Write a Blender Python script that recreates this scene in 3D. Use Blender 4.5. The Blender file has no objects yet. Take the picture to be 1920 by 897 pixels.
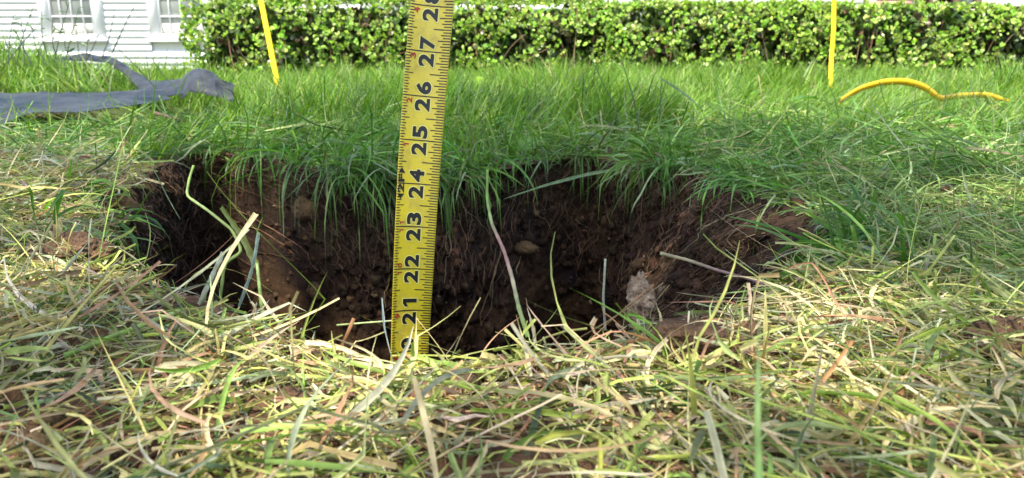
import bpy, bmesh, math, random
import numpy as np
from mathutils import Vector

random.seed(7)
rng = np.random.default_rng(11)
scene = bpy.context.scene
COL = scene.collection
R = math.radians

# ------------------------------------------------------------------ camera
CAM_H = 0.13
PITCH = R(12.9)
F_PX, CX, CY = 1387.0, 960.0, 448.5
cam_d = bpy.data.cameras.new('camera')
cam = bpy.data.objects.new('camera', cam_d)
COL.objects.link(cam)
cam.location = (0, 0, CAM_H)
cam.rotation_euler = (math.pi / 2 - PITCH, 0, 0)
cam_d.sensor_width = 36.0
cam_d.lens = 36.0 * F_PX / 1920.0
cam_d.clip_start = 0.01
cam_d.clip_end = 2000
cam_d.dof.use_dof = True
cam_d.dof.focus_distance = 0.47
cam_d.dof.aperture_fstop = 22.0
scene.camera = cam

# ------------------------------------------------------------------ sky and sun
SUN_EL, SUN_AZ = 55.0, -160.0          # azimuth measured from +Y (straight ahead), negative = left
world = bpy.data.worlds.new('World')
scene.world = world
world.use_nodes = True
wn = world.node_tree.nodes
wn.clear()
sky = wn.new('ShaderNodeTexSky')
sky.sky_type = 'NISHITA'
sky.sun_disc = False
sky.sun_elevation = R(SUN_EL)
sky.sun_rotation = R(SUN_AZ)
sky.air_density = 1.0
sky.dust_density = 1.5
bg = wn.new('ShaderNodeBackground')
bg.inputs['Strength'].default_value = 0.15
wo = wn.new('ShaderNodeOutputWorld')
world.node_tree.links.new(sky.outputs[0], bg.inputs[0])
world.node_tree.links.new(bg.outputs[0], wo.inputs[0])

sun_d = bpy.data.lights.new('sun', 'SUN')
sun_d.energy = 4.0
sun_d.angle = R(0.6)
sun_d.color = (1.0, 0.93, 0.80)
sun = bpy.data.objects.new('sun', sun_d)
COL.objects.link(sun)
sdir = Vector((math.sin(R(SUN_AZ)) * math.cos(R(SUN_EL)), math.cos(R(SUN_AZ)) * math.cos(R(SUN_EL)), math.sin(R(SUN_EL))))
sun.rotation_euler = (-sdir).to_track_quat('-Z', 'Y').to_euler()
sun.location = (-3, 4, 6)

scene.view_settings.view_transform = 'Standard'
scene.view_settings.look = 'None'
scene.view_settings.gamma = 1.0
scene.view_settings.use_curve_mapping = False
scene.view_settings.exposure = 1.42
scene.cycles.max_bounces = 8
scene.cycles.transparent_max_bounces = 4

# ------------------------------------------------------------------ helpers
def ray(px, py):
    u, v = (px - CX) / F_PX, (py - CY) / F_PX
    c, s = math.cos(PITCH), math.sin(PITCH)
    return np.array([u, c - v * s, -s - v * c])

def P(px, py, D):
    "world point seen at a pixel of the photograph, at distance D along +Y"
    r = ray(px, py)
    return np.array([0, 0, CAM_H]) + r * (D / r[1])

def PZ(px, py, z):
    r = ray(px, py)
    return np.array([0, 0, CAM_H]) + r * ((z - CAM_H) / r[2])

def PC(px, py, zc):
    return np.array([0, 0, CAM_H]) + ray(px, py) * zc

def _h(ix, iy, iz, seed):
    n = (ix.astype(np.int64) * 374761393 + iy.astype(np.int64) * 668265263 + iz.astype(np.int64) * 2147483647 + seed * 974711) & 0xffffffff
    n = ((n ^ (n >> 13)) * 1274126177) & 0xffffffff
    n = ((n ^ (n >> 15)) * 2246822519) & 0xffffffff
    n = n ^ (n >> 16)
    return (n & 0xffffff) / float(0xffffff) * 2 - 1

def vnoise(x, y, z=None, seed=0):
    x = np.asarray(x, float); y = np.asarray(y, float)
    z = np.zeros_like(x) if z is None else np.asarray(z, float)
    fx, fy, fz = np.floor(x), np.floor(y), np.floor(z)
    tx, ty, tz = x - fx, y - fy, z - fz
    tx, ty, tz = [t * t * (3 - 2 * t) for t in (tx, ty, tz)]
    r = 0
    for a in (0, 1):
        wx = tx if a else 1 - tx
        for b in (0, 1):
            wy = ty if b else 1 - ty
            for c in (0, 1):
                wz = tz if c else 1 - tz
                r = r + wx * wy * wz * _h(fx + a, fy + b, fz + c, seed)
    return r

def fbm(x, y, z=None, f=1.0, oct=3, seed=0):
    z = np.zeros_like(np.asarray(x, float)) if z is None else z
    r, a = 0, 1.0
    for o in range(oct):
        r = r + a * vnoise(x * f, y * f, z * f, seed + o * 17)
        a *= 0.5; f *= 2.03
    return r

def mesh_np(name, V, F, col=None, mat=None, smooth=True):
    "V (n,3), F (m,3 or 4), optional point colour (n,3)"
    me = bpy.data.meshes.new(name)
    V = np.ascontiguousarray(V, np.float32); F = np.ascontiguousarray(F, np.int32)
    k = F.shape[1]
    me.vertices.add(len(V)); me.vertices.foreach_set('co', V.ravel())
    me.loops.add(F.size); me.loops.foreach_set('vertex_index', F.ravel())
    me.polygons.add(len(F))
    me.polygons.foreach_set('loop_start', np.arange(0, F.size, k, dtype=np.int32))
    me.polygons.foreach_set('loop_total', np.full(len(F), k, np.int32))
    if smooth:
        me.polygons.foreach_set('use_smooth', np.ones(len(F), bool))
    if col is not None:
        at = me.color_attributes.new('Col', 'FLOAT_COLOR', 'POINT')
        c4 = np.ones((len(V), 4), np.float32); c4[:, :3] = col
        at.data.foreach_set('color', c4.ravel())
    me.update()
    me.validate()
    if mat: me.materials.append(mat)
    return me

def obj(name, me, parent=None, label=None, cat=None, group=None, kind=None):
    o = bpy.data.objects.new(name, me)
    COL.objects.link(o)
    if parent: o.parent = parent
    if label: o['label'] = label
    if cat: o['category'] = cat
    if group: o['group'] = group
    if kind: o['kind'] = kind
    return o

def empty(name, loc, label, cat, group=None):
    o = obj(name, None, None, label, cat, group)
    o.location = Vector(loc)
    o.empty_display_size = 0.02
    bpy.context.view_layer.update()
    return o

def child(name, me, parent, label=None):
    "mesh in world coordinates becomes a part of its thing"
    o = obj(name, me, parent, label)
    M = parent.matrix_basis if parent.parent is None else parent.parent.matrix_basis @ parent.matrix_parent_inverse @ parent.matrix_basis
    o.matrix_parent_inverse = M.inverted()
    return o

# ------------------------------------------------------------------ materials
def new_mat(name):
    m = bpy.data.materials.new(name); m.use_nodes = True
    nt = m.node_tree; nt.nodes.clear()
    out = nt.nodes.new('ShaderNodeOutputMaterial')
    return m, nt, out

def N(nt, kind, **kw):
    n = nt.nodes.new(kind)
    for k, v in kw.items():
        if k in n.inputs: n.inputs[k].default_value = v
        else: setattr(n, k, v)
    return n

def leaf_mat(name, trans=0.35, rough=0.5, spec=0.4, vary=0.25, vscale=90.0):
    m, nt, out = new_mat(name)
    L = nt.links.new
    at = N(nt, 'ShaderNodeAttribute', attribute_name='Col')
    tc = N(nt, 'ShaderNodeTexCoord')
    no = N(nt, 'ShaderNodeTexNoise', Scale=vscale, Detail=2.0)
    L(tc.outputs['Object'], no.inputs['Vector'])
    mr = N(nt, 'ShaderNodeMapRange'); mr.inputs[1].default_value = 0.3; mr.inputs[2].default_value = 0.7
    mr.inputs[3].default_value = 1 - vary; mr.inputs[4].default_value = 1 + vary
    L(no.outputs[0], mr.inputs[0])
    mx = N(nt, 'ShaderNodeMix', data_type='RGBA', blend_type='MULTIPLY'); mx.inputs[0].default_value = 1
    L(at.outputs['Color'], mx.inputs[6]); L(mr.outputs[0], mx.inputs[7])
    p = N(nt, 'ShaderNodeBsdfPrincipled', Roughness=rough); p.inputs['Specular IOR Level'].default_value = spec
    L(mx.outputs[2], p.inputs['Base Color'])
    t = N(nt, 'ShaderNodeBsdfTranslucent'); 
    hs = N(nt, 'ShaderNodeHueSaturation', Saturation=1.15, Value=1.25); L(mx.outputs[2], hs.inputs['Color']); L(hs.outputs[0], t.inputs['Color'])
    ms = N(nt, 'ShaderNodeMixShader'); ms.inputs[0].default_value = trans
    L(p.outputs[0], ms.inputs[1]); L(t.outputs[0], ms.inputs[2]); L(ms.outputs[0], out.inputs[0])
    return m

def plain_mat(name, col, rough=0.6, spec=0.4, nscale=30.0, namp=0.15, bump=0.0, bscale=200.0, col2=None):
    m, nt, out = new_mat(name)
    L = nt.links.new
    tc = N(nt, 'ShaderNodeTexCoord')
    no = N(nt, 'ShaderNodeTexNoise', Scale=nscale, Detail=4.0)
    L(tc.outputs['Object'], no.inputs['Vector'])
    cr = N(nt, 'ShaderNodeValToRGB')
    a = [c * (1 - namp) for c in col]; b = list(col2) if col2 else [min(1, c * (1 + namp)) for c in col]
    cr.color_ramp.elements[0].position = 0.35; cr.color_ramp.elements[1].position = 0.65
    cr.color_ramp.elements[0].color = (*a, 1); cr.color_ramp.elements[1].color = (*b, 1)
    L(no.outputs[0], cr.inputs[0])
    p = N(nt, 'ShaderNodeBsdfPrincipled', Roughness=rough); p.inputs['Specular IOR Level'].default_value = spec
    L(cr.outputs[0], p.inputs['Base Color'])
    if bump:
        n2 = N(nt, 'ShaderNodeTexNoise', Scale=bscale, Detail=5.0); L(tc.outputs['Object'], n2.inputs['Vector'])
        bp = N(nt, 'ShaderNodeBump', Strength=bump, Distance=0.01); L(n2.outputs[0], bp.inputs['Height']); L(bp.outputs[0], p.inputs['Normal'])
    L(p.outputs[0], out.inputs[0])
    return m

def attr_mat(name, rough=0.8, spec=0.2, bump=0.5, bscale=400.0, vary=0.35, vscale=150.0):
    m, nt, out = new_mat(name)
    L = nt.links.new
    at = N(nt, 'ShaderNodeAttribute', attribute_name='Col')
    tc = N(nt, 'ShaderNodeTexCoord')
    no = N(nt, 'ShaderNodeTexNoise', Scale=vscale, Detail=5.0); L(tc.outputs['Object'], no.inputs['Vector'])
    mr = N(nt, 'ShaderNodeMapRange'); mr.inputs[1].default_value = 0.3; mr.inputs[2].default_value = 0.7
    mr.inputs[3].default_value = 1 - vary; mr.inputs[4].default_value = 1 + vary
    L(no.outputs[0], mr.inputs[0])
    mx = N(nt, 'ShaderNodeMix', data_type='RGBA', blend_type='MULTIPLY'); mx.inputs[0].default_value = 1
    L(at.outputs['Color'], mx.inputs[6]); L(mr.outputs[0], mx.inputs[7])
    p = N(nt, 'ShaderNodeBsdfPrincipled', Roughness=rough); p.inputs['Specular IOR Level'].default_value = spec
    L(mx.outputs[2], p.inputs['Base Color'])
    if bump:
        n2 = N(nt, 'ShaderNodeTexNoise', Scale=bscale, Detail=6.0); L(tc.outputs['Object'], n2.inputs['Vector'])
        bp = N(nt, 'ShaderNodeBump', Strength=bump, Distance=0.004); L(n2.outputs[0], bp.inputs['Height']); L(bp.outputs[0], p.inputs['Normal'])
    L(p.outputs[0], out.inputs[0])
    return m

M_grass = leaf_mat('grass_green', trans=0.42, rough=0.42, spec=0.45)
M_clip = leaf_mat('grass_clipping', trans=0.28, rough=0.5, spec=0.4, vary=0.3, vscale=160)
M_hedge = leaf_mat('hedge_leaf', trans=0.32, rough=0.33, spec=0.55, vary=0.2, vscale=12)
M_root = attr_mat('root_fibre', bump=0.2, vary=0.3)
M_soil = attr_mat('soil', rough=0.92, spec=0.15, bump=0.9, bscale=500, vary=0.45, vscale=120)
M_stone = plain_mat('stone', (0.12, 0.075, 0.035), 0.85, 0.2, 60, 0.35, 0.6, 300)
M_chalk = plain_mat('root_wood', (0.34, 0.21, 0.12), 0.9, 0.2, 150, 0.45, 1.0, 260, col2=(0.56, 0.42, 0.28))
M_tape = plain_mat('tape_yellow', (0.62, 0.49, 0.025), 0.27, 0.5, 40, 0.06)
def add_dirt(m, dirt, lo, hi, scale, amount):
    nt = m.node_tree; L = nt.links.new
    p = next(n for n in nt.nodes if n.type == 'BSDF_PRINCIPLED')
    src = p.inputs['Base Color'].links[0].from_socket
    tc = N(nt, 'ShaderNodeTexCoord'); no = N(nt, 'ShaderNodeTexNoise', Scale=scale, Detail=6.0, Roughness=0.7); L(tc.outputs['Object'], no.inputs['Vector'])
    mr = N(nt, 'ShaderNodeMapRange'); mr.inputs[1].default_value = lo; mr.inputs[2].default_value = hi; mr.inputs[3].default_value = 0; mr.inputs[4].default_value = amount
    L(no.outputs[0], mr.inputs[0])
    mx = N(nt, 'ShaderNodeMix', data_type='RGBA'); L(mr.outputs[0], mx.inputs[0]); L(src, mx.inputs[6]); mx.inputs[7].default_value = (*dirt, 1)
    L(mx.outputs[2], p.inputs['Base Color'])
    rr = N(nt, 'ShaderNodeMapRange'); rr.inputs[3].default_value = p.inputs['Roughness'].default_value; rr.inputs[4].default_value = 0.75; L(mr.outputs[0], rr.inputs[0]); L(rr.outputs[0], p.inputs['Roughness'])
add_dirt(M_tape, (0.22, 0.15, 0.07), 0.5, 0.72, 110, 0.45)
M_ink = plain_mat('tape_black_ink', (0.012, 0.012, 0.012), 0.45, 0.4, 40, 0.2)
M_red = plain_mat('tape_red_ink', (0.35, 0.035, 0.02), 0.45, 0.4, 40, 0.2)
M_halo = plain_mat('tape_pale_outline', (0.74, 0.66, 0.16), 0.4, 0.4, 40, 0.05)
M_white = plain_mat('white_paint', (0.80, 0.80, 0.80), 0.55, 0.3, 3, 0.03)
M_glass = plain_mat('window_glass', (0.30, 0.32, 0.30), 0.12, 0.5, 2, 0.12)
M_blind = plain_mat('window_blind', (0.62, 0.60, 0.52), 0.7, 0.2, 4, 0.08)
M_brick = plain_mat('brick', (0.42, 0.24, 0.18), 0.85, 0.2, 15, 0.25)
M_mortar = plain_mat('mortar', (0.50, 0.46, 0.42), 0.9, 0.2, 15, 0.1)
M_door = plain_mat('dark_wood', (0.07, 0.045, 0.03), 0.5, 0.3, 6, 0.3)
M_plastic = plain_mat('black_plastic_film', (0.026, 0.027, 0.027), 0.42, 0.5, 14, 0.5, 0.5, 50)
M_ribbon = plain_mat('yellow_plastic', (0.85, 0.62, 0.02), 0.4, 0.4, 20, 0.08)
M_strap = plain_mat('amber_plastic', (0.80, 0.47, 0.02), 0.4, 0.4, 20, 0.12)
M_twig = plain_mat('twig_bark', (0.20, 0.14, 0.09), 0.9, 0.2, 120, 0.4, 0.6, 400)

# ------------------------------------------------------------------ hole outline and ground height
outline_px = [(560, 322), (500, 306), (430, 294), (365, 298), (300, 322), (250, 362), (215, 420), (212, 480), (245, 522), (330, 545), (440, 560),
              (510, 590), (570, 632), (625, 668), (720, 672), (830, 665), (960, 655), (1060, 645), (1160, 628), (1235, 592), (1330, 566), (1430, 552),
              (1530, 520), (1568, 465), (1545, 418), (1450, 375), (1330, 345), (1200, 318), (1110, 300), (1050, 300), (980, 318), (880, 330), (760, 336), (650, 334)]
outl = np.array([PZ(x, y + 24 * min(1, max(0, (y - 530) / 60)), 0.0)[:2] for x, y in outline_px])
HC = np.array([-0.035, 0.60])
_ang = np.arctan2(outl[:, 1] - HC[1], outl[:, 0] - HC[0])
_rad = np.hypot(outl[:, 1] - HC[1], outl[:, 0] - HC[0])
_o = np.argsort(_ang); _ang, _rad = _ang[_o], _rad[_o]
_ang = np.concatenate([_ang - 2 * np.pi, _ang, _ang + 2 * np.pi]); _rad = np.tile(_rad, 3)

def rim(th):
    th = np.arctan2(np.sin(th), np.cos(th))
    r = 0
    for k, w in ((-0.05, .25), (0, .5), (0.05, .25)):
        r = r + w * np.interp(th + k, _ang, _rad)
    return r + 0.014 * vnoise(np.cos(th) * 5, np.sin(th) * 5, seed=3) + 0.014 * np.clip(np.sin(th) + 0.4, 0.2, 1) * vnoise(np.cos(th) * 13, np.sin(th) * 13, seed=4) + 0.006 * vnoise(np.cos(th) * 34, np.sin(th) * 34, seed=6)

def rho_of(x, y):
    dx, dy = x - HC[0], y - HC[1]
    return np.hypot(dx, dy) - rim(np.arctan2(dy, dx))

def gauss(x, y, cx, cy, sx, sy):
    return np.exp(-((x - cx) / sx) ** 2 - ((y - cy) / sy) ** 2)

def Hbase(x, y):
    d = np.hypot(x, y)
    z = 0.006 * fbm(x, y, f=6, oct=3, seed=21) * np.clip(d / 0.8, 0.3, 1)
    z = z + 0.012 * fbm(x, y, f=1.3, oct=2, seed=31) * np.clip((d - 0.8) / 1.5, 0, 1)
    z = z + 0.125 * gauss(x, y, -1.95, 2.40, 0.58, 0.42)
    z = z + 0.022 * gauss(x, y, -0.50, 0.72, 0.14, 0.20)
    z = z + 0.012 * gauss(x, y, 0.55, 0.72, 0.18, 0.15)
    return z

def slope_of(th):
    c = np.cos(th); s = np.sin(th)
    right = np.clip((np.cos(th - R(12)) - 0.55) / 0.45, 0, 1)
    return 0.10 + 0.75 * right - 0.12 * np.clip(-s, 0, 1)

def pit_surface(th, dep):
    "point on the wall of the pit at angle th, depth dep below the rim (displaced)"
    r0 = rim(th)
    under = 0.016 * np.exp(-((dep - 0.05) / 0.04) ** 2) * np.clip(np.sin(th), 0, 1)
    rr = r0 - slope_of(th) * np.minimum(dep, 0.2) - 0.10 * np.maximum(dep - 0.2, 0) + under
    x, y = HC[0] + rr * np.cos(th), HC[1] + rr * np.sin(th)
    z = Hbase(HC[0] + r0 * np.cos(th), HC[1] + r0 * np.sin(th)) - dep
    k = np.clip(dep / 0.015, 0, 1)
    rg = 1 - np.abs(fbm(x, y, z, f=38, oct=3, seed=61))
    dsp = 0.026 * fbm(x, y, z, f=9, oct=3, seed=51) + 0.017 * (rg - 0.6) + 0.008 * fbm(x, y, z, f=110, oct=3, seed=71)
    rr = rr + k * dsp
    return np.stack([HC[0] + rr * np.cos(th), HC[1] + rr * np.sin(th), z + k * 0.004 * vnoise(x * 90, y * 90, z * 90, 81)], -1)

def Hground(x, y):
    "ground height outside the pit, falling away inside it"
    x = np.asarray(x, float); y = np.asarray(y, float)
    rho = rho_of(x, y)
    th = np.arctan2(y - HC[1], x - HC[0])
    drop = np.where(rho < 0, np.minimum(-rho / np.maximum(slope_of(th), 0.06), 0.5), 0)
    return Hbase(x, y) - drop

# ------------------------------------------------------------------ the setting: ground and pit
def grid_faces(nr, nt, wrap=True):
    i = np.arange(nr - 1)[:, None]; j = np.arange(nt)[None, :]
    j2 = (j + 1) % nt
    a = i * nt + j; b = i * nt + j2; c = (i + 1) * nt + j2; d = (i + 1) * nt + j
    return np.stack([a, b, c, d], -1).reshape(-1, 4)

NT = 760
TH = np.linspace(-np.pi, np.pi, NT, endpoint=False)
rho_r = np.concatenate([[0], 0.002 * np.cumsum(1.055 ** np.arange(150))])
rho_r = rho_r[rho_r < 12]; rho_r = np.concatenate([rho_r, [18, 30, 60, 150, 400]])
RR = rim(TH)[None, :] + rho_r[:, None]
TT = np.broadcast_to(TH[None, :], RR.shape)
X = HC[0] + RR * np.cos(TT); Y = HC[1] + RR * np.sin(TT)
Z = Hbase(X, Y) * (rho_r < 12)[:, None]
fine = np.clip(rho_r / 0.01, 0, 1)[:, None] * np.clip(1 - rho_r / 1.2, 0, 1)[:, None]
Z = Z + fine * (0.0045 * fbm(X, Y, f=45, oct=3, seed=91) + 0.0025 * fbm(X, Y, f=170, oct=2, seed=92))
soil_a, soil_b = np.array([0.105, 0.062, 0.036]), np.array([0.16, 0.088, 0.048])
turf = np.array([0.06, 0.075, 0.022])
mixs = np.clip(0.5 + 0.8 * fbm(X, Y, f=14, oct=3, seed=95), 0, 1)[..., None]
far = np.clip((rho_r - 0.55) / 0.8, 0, 1)[:, None, None]
gc = (soil_a * (1 - mixs) + soil_b * mixs) * (1 - far) + turf * far
gm = mesh_np('ground', np.stack([X, Y, Z], -1).reshape(-1, 3), grid_faces(len(rho_r), NT)[:, ::-1], gc.reshape(-1, 3), M_soil)
obj('ground', gm, kind='structure')

PIT_D = 0.53
deps = np.concatenate([np.linspace(0, 0.34, 110), np.linspace(0.35, PIT_D, 18)])
V = np.stack([pit_surface(TH, np.full(NT, d)) for d in deps])
last = V[-1]
floor = []
for k in (0.85, 0.65, 0.4, 0.15, 0.02):
    q = last.copy(); q[:, :2] = HC + (last[:, :2] - HC) * k
    q[:, 2] = -PIT_D - 0.01 * (1 - k) + 0.006 * fbm(q[:, 0], q[:, 1], f=25, seed=15)
    floor.append(q)
V = np.concatenate([V, np.stack(floor)])
dd = np.concatenate([deps, np.full(5, PIT_D)])[:, None] * np.ones((1, NT))
n1 = fbm(V[..., 0], V[..., 1], V[..., 2], f=22, oct=4, seed=101)
top_c, mid_c, low_c = np.array([0.060, 0.034, 0.019]), np.array([0.036, 0.021, 0.012]), np.array([0.085, 0.045, 0.020])
t = np.clip((dd - 0.15) / 0.12 + 0.3 * n1, 0, 1)[..., None]; t0 = np.clip(dd / 0.06 + 0.4 * n1, 0, 1)[..., None]
pc = (top_c * (1 - t0) + mid_c * t0) * (1 - t) + low_c * t
pc = pc * (1 + 0.45 * n1[..., None])
pm = mesh_np('pit', V.reshape(-1, 3), grid_faces(len(V), NT), np.clip(pc, 0.012, 1).reshape(-1, 3), M_soil)
obj('pit_wall', pm, kind='structure')

# ------------------------------------------------------------------ blades of grass
def palette(n, entries, jit=0.18):
    w = np.array([e[0] for e in entries], float); w /= w.sum()
    c = np.array([e[1] for e in entries])
    k = rng.choice(len(entries), n, p=w)
    col = c[k] * (1 + jit * rng.standard_normal((n, 1))) * (1 + 0.07 * rng.standard_normal((n, 3)))
    return np.clip(col, 0.01, 0.9)

def grow(base, head, pitch, length, curl_p, curl_h, S, ground=True, lift=0.0015, kink=0.0):
    "centre lines: (n,S+1,3). pitch above the horizon, curl per whole blade (radians)"
    n = len(base)
    pts = np.zeros((n, S + 1, 3)); pts[:, 0] = base
    p = base.copy(); hd = head.copy(); pi = pitch.copy()
    st = length / S
    for k in range(S):
        d = np.stack([np.cos(pi) * np.cos(hd), np.cos(pi) * np.sin(hd), np.sin(pi)], -1)
        p = p + d * st[:, None]
        if ground:
            g = Hground(p[:, 0], p[:, 1]) + lift
            low = p[:, 2] < g
            p[:, 2] = np.where(low & (g - p[:, 2] < 0.04), g, p[:, 2])
            pi = np.where(low, np.maximum(pi, 0.0), pi)
        pts[:, k + 1] = p
        pi = np.clip(pi + curl_p / S, -1.5, 1.55); hd = hd + curl_h / S
        if kink:
            kk = U(0, 1, n) < kink / S
            pi = np.clip(pi + kk * rng.normal(-0.1, 0.5, n), -1.5, 1.5); hd = hd + kk * rng.normal(0, 0.8, n)
    return pts

def ribbon_mesh(name, pts, width, roll, col, mat, twist=None, fold=0.25, blunt=None, tipcol=None):
    "three vertices across, folded along the middle"
    n, S1, _ = pts.shape
    tan = np.gradient(pts, axis=1); tan /= np.linalg.norm(tan, axis=2, keepdims=True) + 1e-9
    up = np.zeros_like(tan); up[..., 2] = 1
    steep = np.abs(tan[..., 2:3]) > 0.97
    fwd = np.zeros_like(tan); fwd[..., 0] = np.cos(roll * 3.1)[:, None]; fwd[..., 1] = np.sin(roll * 3.1)[:, None]
    side = np.cross(tan, np.where(steep, fwd, up)); side /= np.linalg.norm(side, axis=2, keepdims=True) + 1e-9
    nor = np.cross(side, tan)
    tt = np.linspace(0, 1, S1)[None, :]
    rl = roll[:, None] + (0 if twist is None else twist[:, None] * tt)
    sd = side * np.cos(rl)[..., None] + nor * np.sin(rl)[..., None]
    nn = -side * np.sin(rl)[..., None] + nor * np.cos(rl)[..., None]
    taper = np.minimum(1, 0.45 + tt * 3) * np.clip(1 - tt ** 3, 0, 1)
    taper = np.broadcast_to(taper, (n, S1)).copy()
    if blunt is not None:
        tb = np.minimum(1, 0.8 + tt) * (1 - 0.25 * tt)
        taper = np.where(blunt[:, None], tb, taper)
    taper = taper * (1 + 0.14 * rng.standard_normal((n, S1)))
    w = np.maximum(width[:, None] * taper, 0.00012)[..., None] * 0.5
    a = pts - sd * w; b = pts - nn * w * fold; c = pts + sd * w
    V = np.stack([a, b, c], 2).reshape(-1, 3)
    i = (np.arange(n)[:, None] * S1 + np.arange(S1 - 1)[None, :]).reshape(-1) * 3
    F = np.concatenate([np.stack([i, i + 1, i + 4, i + 3], -1), np.stack([i + 1, i + 2, i + 5, i + 4], -1)])
    cc = np.broadcast_to(col[:, None, :], (n, S1, 3)).copy()
    if tipcol is not None:
        m = np.clip((tt - 0.55) / 0.45, 0, 1)[..., None]
        cc = cc * (1 - m) + tipcol[:, None, :] * m
    side_tone = 1 + 0.16 * rng.standard_normal((n, 1, 3, 1)) + 0.08 * rng.standard_normal((n, S1, 3, 1))
    C = np.clip(np.repeat(cc[:, :, None, :], 3, 2) * side_tone, 0.008, 0.9).reshape(-1, 3)
    return mesh_np(name, V, F, C, mat)

U = rng.uniform
def scatter(n, x0, x1, y0, y1, cond):
    xs, ys = [], []; tot = 0
    while tot < n:
        x = U(x0, x1, n * 2); y = U(y0, y1, n * 2)
        k = cond(x, y)
        xs.append(x[k]); ys.append(y[k]); tot += k.sum()
    return np.concatenate(xs)[:n], np.concatenate(ys)[:n]

STRAW = [(2.6, (0.38, 0.37, 0.13)), (2.2, (0.47, 0.43, 0.20)), (2.2, (0.27, 0.32, 0.08)), (1.8, (0.35, 0.38, 0.21)), (1.4, (0.15, 0.24, 0.04)),
         (1.5, (0.54, 0.46, 0.27)), (1.3, (0.34, 0.21, 0.10)), (1.2, (0.38, 0.48, 0.10)), (1.4, (0.08, 0.12, 0.035))]
STRAW = [(w, (min(.66, r * 1.25), min(.58, g * 1.15), b * 1.25)) for w, (r, g, b) in STRAW]
MAT_G = [(4, (0.14, 0.27, 0.045)), (2.6, (0.23, 0.36, 0.08)), (1.2, (0.33, 0.41, 0.20)), (2.4, (0.08, 0.18, 0.03)), (0.9, (0.42, 0.44, 0.17)), (0.3, (0.38, 0.30, 0.15))]
LAWN = [(4, (0.12, 0.24, 0.022)), (3, (0.18, 0.31, 0.035)), (1.5, (0.07, 0.15, 0.02)), (1.4, (0.25, 0.36, 0.06)), (0.5, (0.26, 0.34, 0.14)), (0.25, (0.36, 0.33, 0.16))]

# 1. clippings in the foreground and round the sides of the pit
def thatch(name, n, label, wmin, wmax, lmin, lmax, pal, x0, x1, y0, y1, cond, zmax, pitch_s, head_fn, S=6, green=None):
    x, y = scatter(n, x0, x1, y0, y1, cond)
    rim_low = np.clip((rho_of(x, y) + 0.005) / 0.06, 0.25, 1)              # the pile thins out towards the rim
    z = Hground(x, y) + np.minimum(rng.exponential(zmax * 0.45, n), zmax * 1.5) * rim_low
    pitch_s = pitch_s * (0.45 + 0.55 * rim_low) * np.clip(y / 0.33, 0.45, 1)
    ln = U(lmin, lmax, n) * U(0.6, 1.0, n)
    pts = grow(np.stack([x, y, z], -1), head_fn(x, y, n), rng.normal(0.08, pitch_s, n), ln, np.minimum(rng.normal(-0.4, 0.8, n), 0.25), rng.normal(0, 1.0, n), S, kink=0.9)
    over = (rho_of(pts[..., 0], pts[..., 1]) < -0.012).mean(1)
    ok = (over < 0.02) | ((over < 0.3) & (U(0, 1, n) < 0.22))
    pts = pts[ok]; x, y = x[ok], y[ok]; n = len(x)
    col = palette(n, pal)
    if green is not None:
        g = green(x, y)[:, None]; col = col * (1 - g) + palette(n, MAT_G) * g
    tip = col * U(0.75, 1.3, (n, 1))
    me = ribbon_mesh(name, pts, U(wmin, wmax, n) * U(0.7, 1, n), rng.normal(0, 0.75, n), col, M_clip, rng.normal(0, 1.3, n), 0.6, U(0, 1, n) < 0.4, np.clip(tip, 0, .9))
    return obj(name, me, None, label, 'grass', kind='stuff')

def near_cond(x, y):
    r = rho_of(x, y)
    patch = 0.75 + 0.7 * fbm(x, y, f=11, oct=2, seed=201)
    return (r > 0.0) & (r < 0.75) & (U(0, 1, len(x)) < np.clip(patch, 0.12, 1)) & (np.abs(x) < 0.20 + y * 1.05) & (y < 0.95)
def sidegreen(x, y):
    return np.clip(np.clip((x - 0.10) / 0.3, 0, 0.75) * np.clip((y - 0.20) / 0.15, 0, 1) + np.clip((y - 0.72) / 0.2, 0, 0.9) * (x > -0.3), 0, 0.95)
thatch('cut_grass', 34000, 'pale cut grass clippings lying matted on the soil around the near side of the pit', 0.0009, 0.0031, 0.02, 0.08, STRAW,
       -1.1, 1.15, 0.10, 0.95, near_cond, 0.016, 0.28, lambda x, y, n: U(0, 2 * np.pi, n), green=sidegreen)
thatch('chopped_grass', 15000, 'short chopped bits of straw and grass in the foreground mulch', 0.0006, 0.0028, 0.008, 0.03, STRAW,
       -0.6, 0.62, 0.10, 0.62, near_cond, 0.012, 0.35, lambda x, y, n: U(0, 2 * np.pi, n), S=3)

thatch('straw_threads', 5000, 'thin curly straw threads tangled through the foreground clippings', 0.0005, 0.0011, 0.04, 0.12, STRAW,
       -0.9, 0.95, 0.10, 0.85, near_cond, 0.022, 0.35, lambda x, y, n: U(0, 2 * np.pi, n), S=9, green=sidegreen)
# 2. matted grass beyond the pit
def far_cond(x, y):
    return (rho_of(x, y) > 0.0) & (np.abs(x) < 0.45 + y * 0.9) & (y > 0.72 + 0.1 * np.abs(x)) & ((y < 1.75) | (x > 0.25 + 0.15 * vnoise(x * 4, y * 4, seed=77)) | (np.abs(x + 0.1) < 0.12)) & (U(0, 1, len(x)) < np.clip(1.7 / y, 0, 1))
thatch('matted_grass', 20000, 'long flattened grass lying matted behind the far rim of the pit', 0.0018, 0.0040, 0.07, 0.17, MAT_G,
       -2.3, 2.4, 0.7, 2.5, far_cond, 0.022, 0.20, lambda x, y, n: np.where(U(0, 1, n) < 0.6, rng.normal(0.25, 0.5, n) + np.pi * (U(0, 1, n) < 0.5), U(0, 6.28, n)), S=6,
       green=lambda x, y: np.zeros(len(x)))

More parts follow.
